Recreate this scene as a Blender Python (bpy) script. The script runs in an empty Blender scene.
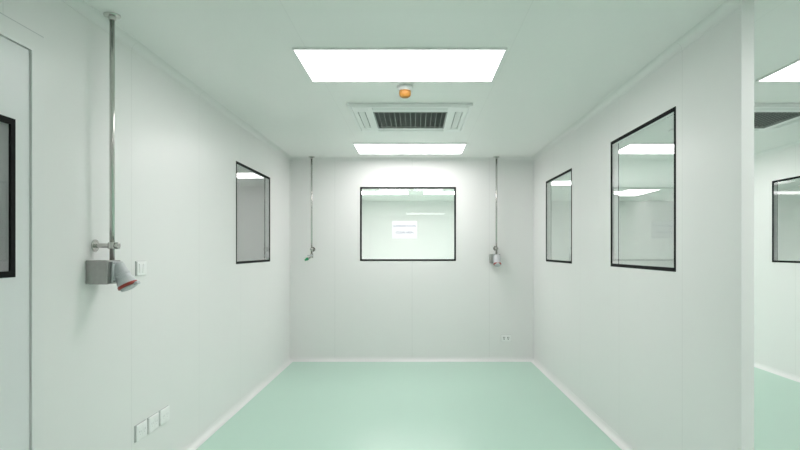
import bpy, bmesh, math
from mathutils import Vector, Matrix
scene = bpy.context.scene
scene.view_settings.view_transform = 'Standard'
scene.view_settings.look = 'None'
coll = scene.collection
H = 2.5
XL, XR, XO = -1.55, 1.451, 4.0
YB = 6.89
T = 0.054
NEAR = -5.0

# ------------------------------------------------------------ materials
def new_mat(name, color, rough=0.5, metal=0.0, spec=0.5, coat=0.0):
    m = bpy.data.materials.new(name); m.use_nodes = True
    b = m.node_tree.nodes['Principled BSDF']
    b.inputs['Base Color'].default_value = (*color, 1)
    b.inputs['Roughness'].default_value = rough
    b.inputs['Metallic'].default_value = metal
    b.inputs['Specular IOR Level'].default_value = spec
    b.inputs['Coat Weight'].default_value = coat
    return m

def add_noise(m, scale=8, amt=0.03, bump=0.0):
    nt = m.node_tree; b = nt.nodes['Principled BSDF']
    tc = nt.nodes.new('ShaderNodeTexCoord')
    n = nt.nodes.new('ShaderNodeTexNoise'); n.inputs['Scale'].default_value = scale
    n.inputs['Detail'].default_value = 4
    nt.links.new(tc.outputs['Object'], n.inputs['Vector'])
    c = b.inputs['Base Color'].default_value[:]
    mix = nt.nodes.new('ShaderNodeMix'); mix.data_type = 'RGBA'
    mix.inputs[6].default_value = (*[max(0, x*(1-amt)) for x in c[:3]], 1)
    mix.inputs[7].default_value = (*[min(1, x*(1+amt)) for x in c[:3]], 1)
    nt.links.new(n.outputs['Fac'], mix.inputs[0])
    nt.links.new(mix.outputs[2], b.inputs['Base Color'])
    if bump:
        bp = nt.nodes.new('ShaderNodeBump'); bp.inputs['Strength'].default_value = bump
        bp.inputs['Distance'].default_value = 0.01
        nt.links.new(n.outputs['Fac'], bp.inputs['Height'])
        nt.links.new(bp.outputs['Normal'], b.inputs['Normal'])
    return m

def panel_mat(name, color, axis, spacing, offset, rough=0.34, dark=0.88, width=0.004):
    """painted sandwich panel with fine joints every `spacing` metres"""
    m = new_mat(name, color, rough, spec=0.5)
    nt = m.node_tree; b = nt.nodes['Principled BSDF']
    tc = nt.nodes.new('ShaderNodeTexCoord'); sp = nt.nodes.new('ShaderNodeSeparateXYZ')
    nt.links.new(tc.outputs['Object'], sp.inputs[0])
    def math_node(op, a, bv):
        n = nt.nodes.new('ShaderNodeMath'); n.operation = op
        nt.links.new(a, n.inputs[0]); n.inputs[1].default_value = bv
        return n.outputs[0]
    s = math_node('ADD', sp.outputs[axis], 100*spacing - offset)
    s = math_node('MODULO', s, spacing)
    s = math_node('LESS_THAN', s, width)
    nz = nt.nodes.new('ShaderNodeTexNoise'); nz.inputs['Scale'].default_value = 1.3
    nt.links.new(tc.outputs['Object'], nz.inputs['Vector'])
    m0 = nt.nodes.new('ShaderNodeMix'); m0.data_type = 'RGBA'
    m0.inputs[6].default_value = (*[x*0.985 for x in color], 1)
    m0.inputs[7].default_value = (*[min(1, x*1.01) for x in color], 1)
    nt.links.new(nz.outputs['Fac'], m0.inputs[0])
    mx = nt.nodes.new('ShaderNodeMix'); mx.data_type = 'RGBA'
    nt.links.new(s, mx.inputs[0]); nt.links.new(m0.outputs[2], mx.inputs[6])
    mx.inputs[7].default_value = (*[x*dark for x in color], 1)
    nt.links.new(mx.outputs[2], b.inputs['Base Color'])
    return m

m_wall_side = panel_mat('wall_panel_side', (0.87, 0.867, 0.855), 1, 0.95, 0.2)
m_wall_back = panel_mat('wall_panel_back', (0.895, 0.89, 0.88), 0, 0.95, -1.0)
m_ceil = panel_mat('ceiling_panel', (0.95, 0.945, 0.93), 0, 1.15, 0.53, rough=0.35, dark=0.93, width=0.004)
m_cove = add_noise(new_mat('cove_pvc', (0.86, 0.86, 0.85), 0.35), 5, 0.01)
m_door = add_noise(new_mat('door_paint', (0.82, 0.83, 0.835), 0.35), 2, 0.01)
m_white = add_noise(new_mat('white_plastic', (0.96, 0.96, 0.955), 0.35), 20, 0.01)
m_flap = add_noise(new_mat('flap_plastic', (0.84, 0.85, 0.84), 0.4), 20, 0.02)
m_gasket = add_noise(new_mat('grey_gasket', (0.62, 0.63, 0.63), 0.5), 20, 0.02)
m_grey = add_noise(new_mat('grey_plastic', (0.60, 0.615, 0.635), 0.35), 20, 0.03)
m_dark = add_noise(new_mat('dark_grille', (0.09, 0.095, 0.095), 0.6), 30, 0.1)
m_slat = add_noise(new_mat('grille_slat', (0.42, 0.43, 0.425), 0.5), 30, 0.05)
m_black = add_noise(new_mat('black_frame', (0.006, 0.0065, 0.007), 0.7, spec=0.15), 30, 0.1)
m_steel = add_noise(new_mat('stainless', (0.60, 0.59, 0.57), 0.2, metal=1.0), 40, 0.08)
m_box = add_noise(new_mat('brushed_stainless', (0.40, 0.395, 0.385), 0.3, metal=1.0), 60, 0.1)
m_red = add_noise(new_mat('red_plastic', (0.38, 0.055, 0.04), 0.4), 30, 0.05)
m_orange = add_noise(new_mat('orange_plastic', (0.52, 0.23, 0.045), 0.4), 30, 0.05)
m_green = add_noise(new_mat('green_plastic', (0.03, 0.35, 0.15), 0.4), 30, 0.05)
m_paper = add_noise(new_mat('paper', (0.95, 0.95, 0.98), 0.8), 40, 0.01)
m_ink = new_mat('ink', (0.25, 0.27, 0.40), 0.7)
m_floor = new_mat('epoxy_floor', (0.52, 0.73, 0.62), 0.3, spec=0.35)
add_noise(m_floor, 0.9, 0.02)

def emit(name, strength):
    m = bpy.data.materials.new(name); m.use_nodes = True
    nt = m.node_tree; nt.nodes.clear()
    e = nt.nodes.new('ShaderNodeEmission'); e.inputs[0].default_value = (1.0, 0.972, 0.975, 1); e.inputs[1].default_value = strength
    o = nt.nodes.new('ShaderNodeOutputMaterial'); nt.links.new(e.outputs[0], o.inputs[0])
    return m
m_light = emit('light_diffuser', 9.6)
m_light_dim = emit('light_diffuser_side_room', 6.3)

m_glass = bpy.data.materials.new('window_glass'); m_glass.use_nodes = True
nt = m_glass.node_tree; nt.nodes.clear()
lw = nt.nodes.new('ShaderNodeLayerWeight'); lw.inputs['Blend'].default_value = 0.5
pw = nt.nodes.new('ShaderNodeMath'); pw.operation = 'POWER'; pw.inputs[1].default_value = 5
nt.links.new(lw.outputs['Facing'], pw.inputs[0])
ma = nt.nodes.new('ShaderNodeMath'); ma.operation = 'MULTIPLY_ADD'; ma.inputs[1].default_value = 0.9; ma.inputs[2].default_value = 0.035
nt.links.new(pw.outputs[0], ma.inputs[0])
tr = nt.nodes.new('ShaderNodeBsdfTransparent'); tr.inputs[0].default_value = (0.985, 0.985, 0.985, 1)
gl = nt.nodes.new('ShaderNodeBsdfGlossy'); gl.inputs['Roughness'].default_value = 0.0
mx = nt.nodes.new('ShaderNodeMixShader'); o = nt.nodes.new('ShaderNodeOutputMaterial')
nt.links.new(ma.outputs[0], mx.inputs[0]); nt.links.new(tr.outputs[0], mx.inputs[1]); nt.links.new(gl.outputs[0], mx.inputs[2])
nt.links.new(mx.outputs[0], o.inputs[0])

# ------------------------------------------------------------ mesh helpers
def finish(name, bm, mat, parent=None, loc=None, rotz=0, smooth=False, **props):
    bmesh.ops.recalc_face_normals(bm, faces=bm.faces)
    me = bpy.data.meshes.new(name); bm.to_mesh(me); bm.free()
    if smooth:
        for p in me.polygons: p.use_smooth = True
    me.materials.append(mat)
    ob = bpy.data.objects.new(name, me); coll.objects.link(ob)
    if parent: ob.parent = parent
    if loc: ob.location = loc
    ob.rotation_euler.z = rotz
    for k, v in props.items(): ob[k] = v
    return ob

def bx(bm, x0, x1, y0, y1, z0, z1, bevel=0, mat=None):
    r = bmesh.ops.create_cube(bm, size=1)
    vs = r['verts']
    for v in vs:
        v.co = Vector(((x0+x1)/2+v.co.x*(x1-x0), (y0+y1)/2+v.co.y*(y1-y0), (z0+z1)/2+v.co.z*(z1-z0)))
        if mat: v.co = mat @ v.co
    if bevel:
        es = list({e for v in vs for e in v.link_edges})
        bmesh.ops.bevel(bm, geom=es, offset=bevel, segments=3, affect='EDGES', profile=0.5)

def lathe(bm, prof, p0, axis, seg=28):
    """revolve (r, t) profile round axis starting at p0"""
    p0 = Vector(p0); a = Vector(axis).normalized()
    u = a.orthogonal().normalized(); w = a.cross(u)
    rings = []
    for r, t in prof:
        rings.append([bm.verts.new(p0 + a*t + (u*math.cos(2*math.pi*i/seg)+w*math.sin(2*math.pi*i/seg))*max(r, 1e-5)) for i in range(seg)])
    for k in range(len(rings)-1):
        for i in range(seg):
            bm.faces.new((rings[k][i], rings[k][(i+1) % seg], rings[k+1][(i+1) % seg], rings[k+1][i]))
    bm.faces.new(rings[0]); bm.faces.new(rings[-1])

def cyl(bm, p0, p1, r, seg=24, b=0.0):
    p0 = Vector(p0); p1 = Vector(p1); L = (p1-p0).length
    if b: prof = [(r-b, 0), (r, b), (r, L-b), (r-b, L)]
    else: prof = [(r, 0), (r, L)]
    lathe(bm, prof, p0, p1-p0, seg)

def plate(bm, u0, u1, v0, v1, w0, w1, holes, mp):
    """slab u,v range, thickness w, rectangular holes; mp maps (u,v,w)->xyz"""
    us = sorted({u0, u1, *[min(max(h[k], u0), u1) for h in holes for k in (0, 1)]})
    vs = sorted({v0, v1, *[min(max(h[k], v0), v1) for h in holes for k in (2, 3)]})
    def solid(i, j):
        if i < 0 or j < 0 or i >= len(us)-1 or j >= len(vs)-1: return False
        cu, cv = (us[i]+us[i+1])/2, (vs[j]+vs[j+1])/2
        return not any(h[0] < cu < h[1] and h[2] < cv < h[3] for h in holes)
    cache = {}
    def V(i, j, w):
        k = (i, j, w)
        if k not in cache: cache[k] = bm.verts.new(mp(us[i], vs[j], w))
        return cache[k]
    for i in range(len(us)-1):
        for j in range(len(vs)-1):
            if not solid(i, j): continue
            for w in (w0, w1):
                bm.faces.new((V(i, j, w), V(i+1, j, w), V(i+1, j+1, w), V(i, j+1, w)))
            if not solid(i-1, j): bm.faces.new((V(i, j, w0), V(i, j+1, w0), V(i, j+1, w1), V(i, j, w1)))
            if not solid(i+1, j): bm.faces.new((V(i+1, j, w0), V(i+1, j+1, w0), V(i+1, j+1, w1), V(i+1, j, w1)))
            if not solid(i, j-1): bm.faces.new((V(i, j, w0), V(i+1, j, w0), V(i+1, j, w1), V(i, j, w1)))
            if not solid(i, j+1): bm.faces.new((V(i, j+1, w0), V(i+1, j+1, w0), V(i+1, j+1, w1), V(i, j+1, w1)))

def mX(u, v, w): return (w, u, v)      # slab in the YZ plane
def mY(u, v, w): return (u, w, v)      # slab in the XZ plane
def mZ(u, v, w): return (u, v, w)      # slab in the XY plane
ST = dict(kind='structure')

def wall(name, mp, w0, w1, u0, u1, holes=(), mat=None, label=''):
    bm = bmesh.new(); plate(bm, u0, u1, 0, H, w0, w1, list(holes), mp)
    return finish(name, bm, mat or (m_wall_side if mp is mX else m_wall_back), label=label or 'smooth pale green-white clean room wall panels', category='wall', **ST)

nwin = [0]
def window(mp, w0, w1, h, face, fw=0.022, parent=None):
    """flush window: thin black gasket on the room face, pale lining behind; h=(u0,u1,v0,v1)"""
    nwin[0] += 1
    u0, u1, v0, v1 = h
    def hole(f): return [(u0+f, u1-f, v0+f, v1-f)]
    front1 = (face == w1)
    bm = bmesh.new()
    plate(bm, u0, u1, v0, v1, w1-0.004, w1+0.002, hole(fw if front1 else 0.010), mp)
    plate(bm, u0, u1, v0, v1, w0-0.002, w0+0.004, hole(0.010 if front1 else fw), mp)
    fr = finish('window_%d' % nwin[0], bm, m_black, label='flush fixed glass window with thin black frame in white wall', category='window', **ST)
    bm = bmesh.new()
    plate(bm, u0, u1, v0, v1, w0+0.004, w1-0.004, hole(0.012), mp)
    finish('frame_lining', bm, m_white, parent=fr, label='white inner lining')
    s = 1 if front1 else -1
    g0 = face - s*0.004; g1 = face - s*0.001
    bm = bmesh.new()
    plate(bm, u0+fw, u1-fw, v0+fw, v1-fw, min(g0, g1), max(g0, g1), [], mp)
    finish('glass_pane', bm, m_glass, parent=fr)
    return fr

# ------------------------------------------------------------ shell
bm = bmesh.new(); bx(bm, -6.1, 7.1, NEAR-0.1, 14.1, -0.08, 0)
finish('floor', bm, m_floor, label='glossy mint green epoxy floor', category='floor', **ST)
bm = bmesh.new(); bx(bm, -6.1, 7.1, NEAR-0.1, 14.1, H, H+0.08)
finish('ceiling', bm, m_ceil, label='pale green-white panel ceiling', category='ceiling', **ST)

hL = (4.82, 5.945, 1.245, 2.135)
hR1 = (3.125, 4.17, 1.245, 2.17)
hR2 = (5.21, 6.25, 1.24, 2.13)
hB = (-0.689, 0.492, 1.232, 2.142)
hO = (5.2, 6.29, 1.23, 2.14)
DY0, DY1, DZ = 1.30, 2.25, 2.17
wall('wall_left', mX, XL-T, XL, NEAR, YB+T, [hL, (DY0, DY1, 0, DZ)])
wall('wall_back', mY, YB, YB+T, XL, XR+T, [hB])
wall('wall_right', mX, XR, XR+T, 2.5, YB, [hR1, hR2])
wall('wall_outer', mX, XO, XO+T, NEAR, YB+T, [hO])
wall('wall_front', mY, NEAR-T, NEAR, -6, 7)
wall('wall_far', mY, 13.0, 13.0+T, -6, 7)
wall('wall_corridor_left', mX, XL-T, XL, YB+T, 13.0)
wall('wall_store_left', mX, -5.0-T, -5.0, NEAR, 13.0)
wall('wall_store_right', mX, 7.0-T, 7.0, NEAR, 13.0)
wall('wall_store_back', mY, 10.0, 10.0+T, -5.0, XL-T)

window(mX, XL-T, XL, hL, XL)
window(mX, XR, XR+T, hR1, XR)
window(mX, XR, XR+T, hR2, XR)
window(mY, YB, YB+T, hB, YB)
window(mX, XO, XO+T, hO, XO)

# door with frame and vision panel
bm = bmesh.new()
hv = (1.52, 2.165, 1.262, 1.872)
plate(bm, DY0+0.004, DY1-0.004, 0.008, DZ-0.004, XL-0.046, XL, [hv], mX)
door = finish('door_1', bm, m_door, label='pale grey clean room door with black framed vision panel', category='door', **ST)
bm = bmesh.new()
plate(bm, DY0, DY1, 0, DZ, XL-0.046, XL-0.004, [(DY0+0.006, DY1-0.006, 0.0, DZ-0.006)], mX)
finish('door_seal', bm, m_gasket, parent=door, label='grey rubber seal')
bm = bmesh.new()
gw = 0.024
plate(bm, hv[0], hv[1], hv[2], hv[3], XL-0.008, XL+0.002, [(hv[0]+gw, hv[1]-gw, hv[2]+gw, hv[3]-gw)], mX)
finish('vision_panel_frame', bm, m_black, parent=door, label='black rubber frame')
bm = bmesh.new()
plate(bm, hv[0], hv[1], hv[2], hv[3], XL-0.048, XL-0.008, [(hv[0]+.020, hv[1]-.020, hv[2]+.020, hv[3]-.020)], mX)
finish('vision_panel_lining', bm, m_gasket, parent=door, label='grey inner lining')
bm = bmesh.new()
plate(bm, hv[0]+gw, hv[1]-gw, hv[2]+gw, hv[3]-gw, XL-0.006, XL-0.002, [], mX)
finish('vision_panel_glass', bm, m_glass, parent=door)
bm = bmesh.new()
cyl(bm, (XL-0.004, 1.37, 1.02), (XL+0.045, 1.37, 1.02), 0.011)
cyl(bm, (XL+0.040, 1.36, 1.02), (XL+0.040, 1.50, 1.02), 0.009, b=0.003)
finish('handle', bm, m_steel, parent=door, smooth=False, label='steel lever handle')
bm = bmesh.new()
plate(bm, DY0-0.07, DY1+0.07, 0, DZ+0.075, XL, XL+0.008, [(DY0, DY1, 0, DZ)], mX)
fr = finish('trim_1', bm, m_cove, label='pale white door frame', category='trim', **ST)
bm = bmesh.new()
plate(bm, DY0-0.076, DY1+0.076, 0, DZ+0.081, XL, XL+0.004, [(DY0-0.068, DY1+0.068, 0, DZ+0.073)], mX)
finish('frame_sealant', bm, m_gasket, parent=fr, label='thin grey sealant line')

# coves ---------------------------------------------------------
def cove(name, p0, p1, n, up, r, mat=m_cove, cat='baseboard', label='white quarter-round cove'):
    p0 = Vector(p0); p1 = Vector(p1); n = Vector(n); up = Vector(up)
    prof = [(0, 0), (0, r*1.08)] + [(0.0025 + (r-r*math.cos(t)), 0.0025 + (r-r*math.sin(t))) for t in [math.pi/2*i/10 for i in range(11)]] + [(r*1.08, 0)]
    bm = bmesh.new()
    A = [bm.verts.new(p0+n*a+up*b) for a, b in prof]; B = [bm.verts.new(p1+n*a+up*b) for a, b in prof]
    k = len(prof)
    for i in range(k): bm.faces.new((A[i], A[(i+1) % k], B[(i+1) % k], B[i]))
    bm.faces.new(A); bm.faces.new(B)
    return finish(name, bm, mat, label=label, category=cat, **ST)
U, D = (0, 0, 1), (0, 0, -1)
R = 0.040
cove('baseboard_left', (XL, DY1+0.076, 0), (XL, YB, 0), (1, 0, 0), U, R)
cove('baseboard_back', (XL, YB, 0), (XR, YB, 0), (0, -1, 0), U, R)
cove('baseboard_right', (XR, 2.5, 0), (XR, YB, 0), (-1, 0, 0), U, R)
cove('baseboard_outer', (XO, NEAR, 0), (XO, YB, 0), (-1, 0, 0), U, R)
cove('baseboard_side', (XR+T, 2.5, 0), (XR+T, YB, 0), (1, 0, 0), U, R)
tl = 'white ceiling cove trim'
cove('trim_2', (XL, NEAR, H), (XL, YB, H), (1, 0, 0), D, R, m_wall_side, 'trim', tl)
cove('trim_3', (XL, YB, H), (XR, YB, H), (0, -1, 0), D, R, m_wall_back, 'trim', tl)
cove('trim_4', (XR, 2.5, H), (XR, YB, H), (-1, 0, 0), D, R, m_wall_side, 'trim', tl)
cove('trim_5', (XO, NEAR, H), (XO, YB, H), (-1, 0, 0), D, R, m_wall_side, 'trim', tl)
cove('trim_6', (XL, YB, 0), (XL, YB, H), (1, 0, 0), (0, -1, 0), 0.014, m_wall_side, 'trim', 'white vertical corner trim')
cove('trim_7', (XR, YB, 0), (XR, YB, H), (-1, 0, 0), (0, -1, 0), 0.014, m_wall_side, 'trim', 'white vertical corner trim')
bm = bmesh.new(); bx(bm, XR-0.0015, XR+T+0.0015, 2.494, 2.506, 0, H-0.001, bevel=0.001)
finish('trim_8', bm, m_wall_side, label='pale end cap of partition wall', category='trim', **ST)

# ------------------------------------------------------------ things
def empty(name, loc, rotz=0, **props):
    o = bpy.data.objects.new(name, None); o.empty_display_size = 0.1
    coll.objects.link(o); o.location = loc; o.rotation_euler.z = rotz
    for k, v in props.items(): o[k] = v
    return o

def copy_thing(root, loc, rotz=None, **props):
    def rec(o, parent):
        c = o.copy(); coll.objects.link(c)
        if parent: c.parent = parent
        for ch in o.children: rec(ch, c)
        return c
    r = rec(root, None); r.location = loc
    if rotz is not None: r.rotation_euler.z = rotz
    for k, v in props.items(): r[k] = v
    return r

# ceiling LED panels, with unseen ones added to brighten the rooms
def light_panel(loc, mat):
    L = empty('ceiling_light', loc, label='flush rectangular white led panel light in ceiling', category='ceiling light', group='led panels on the ceiling')
    bm = bmesh.new(); plate(bm, -0.603, 0.603, -0.303, 0.303, -0.012, 0, [(-0.592, 0.592, -0.292, 0.292)], mZ)
    finish('light_frame', bm, m_white, parent=L)
    bm = bmesh.new(); bx(bm, -0.592, 0.592, -0.292, 0.292, -0.010, -0.001)
    finish('diffuser', bm, mat, parent=L)
    return L
L = light_panel((-0.092, 3.435, H), m_light)
for x, y in [(-0.065, 6.235), (0.28, -3.6), (1.72, 1.3), (1.8, -0.6), (-0.75, 11.0), (0.75, 11.0),  # pair beside the camera is unseen, added to brighten the near zone
             (-0.75, 8.1), (0.75, 8.1), (-0.75, 9.5), (0.75, 9.5)]:  # this row is hidden above the back window, added to brighten that room
    copy_thing(L, (x, y, H))
L2 = light_panel((2.87, 3.435, H), m_light_dim)
for x, y in [(2.87, 6.235), (-2.95, 8.45), (-3.1, 4.6), (-3.1, 1.6), (5.5, 7.5), (2.4, 9.4)]:  # visible pair comes first; the rest are unseen, added to brighten neighbouring rooms
    copy_thing(L2, (x, y, H))
copy_thing(L2, (4.25, 11.0, H), math.pi/2)

# cassette air conditioner
def cassette(loc):
    A = empty('air_conditioner', loc, label='square white ceiling cassette air conditioner with dark grille', category='air conditioner', group='ceiling cassettes')
    hs = [(-0.30, 0.30, -0.30, 0.30), (-0.422, -0.362, -0.30, 0.30), (0.362, 0.422, -0.30, 0.30),
          (-0.30, 0.30, -0.422, -0.362), (-0.30, 0.30, 0.362, 0.422)]
    bm = bmesh.new()
    plate(bm, -0.457, 0.457, -0.457, 0.457, -0.024, -0.006, hs, mZ)
    plate(bm, -0.485, 0.485, -0.485, 0.485, -0.020, -0.0, [(-0.461, 0.461, -0.461, 0.461)], mZ)
    finish('panel', bm, m_white, parent=A)
    bm = bmesh.new(); bx(bm, -0.461, 0.461, -0.461, 0.461, -0.006, -0.001)  # dark sheet painted in as the shade behind grille, slots and panel gap
    finish('shade_backing', bm, m_dark, parent=A, label='dark sheet for shaded interior')
    bm = bmesh.new()
    n = 15
    for i in range(n):
        y = -0.275 + 0.55*i/(n-1)
        M = Matrix.Translation((0, y, -0.020)) @ Matrix.Rotation(math.radians(22), 4, 'X')
        bx(bm, -0.289, 0.289, -0.009, 0.009, -0.001, 0.001, mat=M)
    for i in range(1, 14):
        x = -0.30+0.6*i/14
        bx(bm, x-0.002, x+0.002, -0.289, 0.289, -0.027, -0.023)
    plate(bm, -0.30, 0.30, -0.30, 0.30, -0.027, -0.014, [(-0.288, 0.288, -0.288, 0.288)], mZ)
    finish('grille', bm, m_slat, parent=A, label='grey slatted intake grille')
    for k in range(4):
        M = Matrix.Rotation(math.pi/2*k, 4, 'Z') @ Matrix.Translation((0, 0.392, -0.021)) @ Matrix.Rotation(math.radians(6), 4, 'X')
        bm = bmesh.new(); bx(bm, -0.296, 0.296, -0.026, 0.026, -0.0025, 0.0025, bevel=0.001, mat=M)
        finish('flap', bm, m_flap, parent=A)
    for sx in (-1, 1):
        for sy in (-1, 1):
            bm = bmesh.new(); bx(bm, sx*0.392-0.055, sx*0.392+0.055, sy*0.392-0.055, sy*0.392+0.055, -0.026, -0.023, bevel=0.001)
            finish('corner_cover', bm, m_white, parent=A)
    return A
AC = cassette((-0.046, 4.80, H))
copy_thing(AC, (2.87, 4.80, H))

# detector
S = empty('smoke_detector', (-0.076, 3.87, H), label='round white ceiling detector with orange cap', category='smoke detector')
bm = bmesh.new(); lathe(bm, [(0.054, 0), (0.056, 0.010), (0.053, 0.024), (0.040, 0.034)], (0, 0, 0), (0, 0, -1))
finish('base', bm, m_white, parent=S, smooth=True)
bm = bmesh.new(); lathe(bm, [(0.034, 0.031), (0.040, 0.034), (0.041, 0.054), (0.037, 0.070), (0.023, 0.080), (0.0, 0.082)], (0, 0, 0), (0, 0, -1))
finish('cap', bm, m_orange, parent=S, smooth=True, label='orange plastic cap')

# electrical drop: conduit, bracket, box, industrial socket
def bracket(P, z, yp=-0.085):
    bm = bmesh.new()
    cyl(bm, (0, 0, z), (0, -0.007, z), 0.030, b=0.001)
    cyl(bm, (0, -0.006, z), (0, yp-0.030, z), 0.011)
    lathe(bm, [(0.011, 0), (0.017, 0.002), (0.017, 0.012), (0.011, 0.014)], (0, yp-0.020, z), (0, -1, 0))
    cyl(bm, (0, yp, z-0.016), (0, yp, z+0.016), 0.019, b=0.002)
    return finish('wall_bracket', bm, m_steel, parent=P, label='round steel stand-off bracket')

def conduit(P, zb, r=0.0115, yp=-0.085):
    bm = bmesh.new(); cyl(bm, (0, yp, zb), (0, yp, H-0.006), r)
    o = finish('conduit', bm, m_steel, parent=P)
    for p in o.data.polygons: p.use_smooth = len(p.vertices) == 4
    bm = bmesh.new(); lathe(bm, [(0.038, 0), (0.038, 0.004), (0.035, 0.008), (0.018, 0.011), (0.016, 0.026), (0.012, 0.027)], (0, yp, H), (0, 0, -1))
    finish('ceiling_flange', bm, m_steel, parent=P)

def power_drop(loc, rotz, label):
    P = empty('power_socket_drop', loc, rotz, label=label, category='power socket', group='steel conduit drops from the ceiling')
    conduit(P, 1.318); bracket(P, 1.388)
    bm = bmesh.new(); bx(bm, -0.075, 0.045, -0.103, 0, 1.205, 1.318, bevel=0.004)
    finish('socket_box', bm, m_box, parent=P, label='brushed steel junction box')
    a = Vector((0.0, -0.46, -0.89)).normalized(); p0 = Vector((0, -0.112, 1.290))
    bm = bmesh.new()
    bx(bm, -0.044, 0.044, -0.113, -0.103, 1.212, 1.312, bevel=0.003)
    lathe(bm, [(0.022, -0.014), (0.031, 0.0), (0.033, 0.040), (0.036, 0.042), (0.036, 0.050), (0.034, 0.052), (0.035, 0.070), (0.042, 0.084), (0.043, 0.098), (0.037, 0.100)], p0, a)
    so = finish('socket', bm, m_grey, parent=P, label='pale grey angled industrial plug socket')
    bm = bmesh.new()
    lathe(bm, [(0.037, 0.097), (0.046, 0.099), (0.047, 0.109), (0.042, 0.112)], p0, a)
    finish('socket_ring', bm, m_red, parent=so, label='muted red ring')
    lidc = p0 + a*0.116
    M = Matrix.Translation(lidc) @ a.to_track_quat('Z', 'Y').to_matrix().to_4x4()
    bm = bmesh.new(); lathe(bm, [(0.036, -0.003), (0.039, 0.0), (0.038, 0.006), (0.026, 0.009)], (0, 0, 0), (0, 0, 1))
    bx(bm, -0.016, 0.016, 0.034, 0.054, -0.008, 0.006, bevel=0.002)
    bmesh.ops.transform(bm, matrix=M, verts=bm.verts)
    finish('socket_lid', bm, m_grey, parent=so, label='grey hinged lid')
    for sx in (-0.038, 0.038):
        for z in (1.218, 1.305):
            bm = bmesh.new()
            cyl(bm, (sx, -0.112, z), (sx, -0.116, z), 0.004, 12)
            finish('screw', bm, m_steel, parent=so)
    return P
PL = power_drop((XL, 2.70, 0), math.pi/2, 'steel ceiling conduit with box and red-ringed grey socket on side wall')
PR = copy_thing(PL, (0.978, YB, 0), 0.0, label='steel ceiling conduit with red-ringed grey socket beside back window')

# gas outlet drop
G = empty('gas_outlet_drop', (-1.268, YB, 0), 0, label='thin steel pipe from ceiling ending in green-tipped valve', category='gas outlet')
conduit(G, 1.30, r=0.011)
bracket(G, 1.375)
bm = bmesh.new()
cyl(bm, (0, -0.085, 1.27), (0, -0.085, 1.325), 0.019, b=0.003)
cyl(bm, (0.0, -0.085, 1.285), (-0.045, -0.085, 1.262), 0.012)
cyl(bm, (0.0, -0.085, 1.30), (0.0, -0.120, 1.30), 0.009)
finish('valve', bm, m_steel, parent=G, label='steel ball valve')
bm = bmesh.new(); bx(bm, -0.045, 0.020, -0.126, -0.118, 1.292, 1.308, bevel=0.002)
finish('valve_lever', bm, m_grey, parent=G, label='grey lever')
bm = bmesh.new(); lathe(bm, [(0.013, 0), (0.018, 0.004), (0.018, 0.025), (0.010, 0.040), (0.010, 0.05)], (-0.040, -0.085, 1.266), (-0.85, -0.1, -0.5))
finish('outlet_nozzle', bm, m_green, parent=G, label='green outlet coupling')

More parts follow.
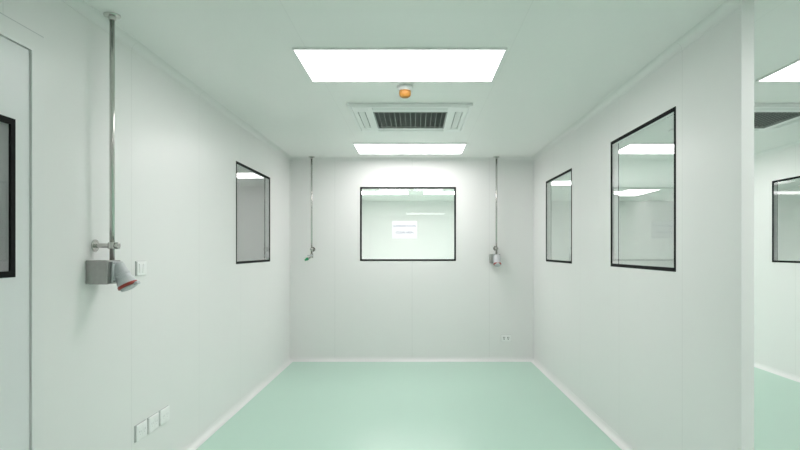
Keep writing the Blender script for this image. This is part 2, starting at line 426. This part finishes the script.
# switch & outlets
def outlet(loc, rotz, label, w=0.12, h=0.082, switch=False, group=None, slot=1.0, slot_mat=None):
    P = empty('light_switch' if switch else 'wall_outlet', loc, rotz, label=label, category='light switch' if switch else 'wall socket')
    if group: P['group'] = group
    bm = bmesh.new()
    bx(bm, -w/2-0.002, w/2+0.002, -0.004, 0, -h/2-0.002, h/2+0.002)
    finish('mounting_gasket', bm, m_gasket, parent=P, label='thin grey mounting gasket')
    bm = bmesh.new(); bx(bm, -w/2, w/2, -0.013, -0.004, -h/2, h/2, bevel=0.003)
    finish('cover_plate', bm, m_white, parent=P)
    if switch:
        for sx in (-1, 1):
            bm = bmesh.new(); M = Matrix.Translation((sx*w*0.2, -0.014, 0)) @ Matrix.Rotation(math.radians(3), 4, 'X')
            bx(bm, -w*0.17, w*0.17, -0.003, 0.003, -h*0.33, h*0.33, bevel=0.0015, mat=M)
            finish('rocker', bm, m_white, parent=P)
    else:
        for sx in (-1, 1):
            bm = bmesh.new()
            bx(bm, sx*w*0.21-0.020, sx*w*0.21+0.020, -0.0142, -0.011, -h*0.32, h*0.32, bevel=0.0008)
            f = finish('socket_face', bm, m_white, parent=P)
            bm = bmesh.new()
            for dx in (-0.008, 0.008):
                bx(bm, sx*w*0.21+dx-0.001*slot, sx*w*0.21+dx+0.001*slot, -0.0145, -0.0138, -0.002, 0.006+0.004*slot)
            cyl(bm, (sx*w*0.21, -0.0145, -0.012), (sx*w*0.21, -0.0138, -0.012), 0.002*slot, 12)
            finish('socket_slots', bm, slot_mat or m_slat, parent=f)
    return P
outlet((XL, 3.145, 1.265), math.pi/2, 'white double rocker light switch on side wall', w=0.105, h=0.078, switch=True)
g = 'white outlets low on the wall'
O = outlet((XL, 3.145, 0.352), math.pi/2, 'white double wall socket low on side wall', h=0.088, group=g)
copy_thing(O, (XL, 3.29, 0.352)); copy_thing(O, (XL, 3.435, 0.352))
outlet((1.107, YB, 0.283), 0.0, 'white double wall socket with dark slots on back wall', group=g, slot=3.0, slot_mat=m_dark)

# paper notice on back window
N = empty('paper_notice', (-0.14, YB-0.0005, 1.617), label='white printed paper notice taped on window glass', category='notice')
bm = bmesh.new(); bx(bm, -0.155, 0.155, -0.0015, 0.001, -0.108, 0.108)
finish('paper_sheet', bm, m_paper, parent=N)
def text(s, size, z):
    c = bpy.data.curves.new('printed_text', 'FONT'); c.body = s; c.size = size; c.align_x = 'CENTER'; c.align_y = 'CENTER'; c.extrude = 0.0002
    t = bpy.data.objects.new('tmp', c); coll.objects.link(t)
    me = bpy.data.meshes.new_from_object(t); bpy.data.objects.remove(t)
    me.materials.clear(); me.materials.append(m_ink)
    ob = bpy.data.objects.new('printed_text', me); coll.objects.link(ob)
    ob.parent = N; ob.rotation_euler = (math.pi/2, 0, 0); ob.location = (0, -0.0018, z)
text('(LAMINAR ROOM)', 0.034, 0.045)
text('(CLEAN AREA)', 0.034, -0.035)

# ------------------------------------------------------------ world + camera
w = bpy.data.worlds.new('world'); scene.world = w; w.use_nodes = True
w.node_tree.nodes['Background'].inputs[0].default_value = (0.8, 0.85, 0.82, 1)
w.node_tree.nodes['Background'].inputs[1].default_value = 0.2
cam = bpy.data.cameras.new('camera'); co = bpy.data.objects.new('camera', cam); coll.objects.link(co)
co.location = (0, 0, 1.367); co.rotation_euler = (math.pi/2, 0, 0)
cam.sensor_width = 36; cam.lens = 560/800*36
cam.shift_x = -16/800; cam.shift_y = 25/800
cam.clip_start = 0.05
scene.camera = co
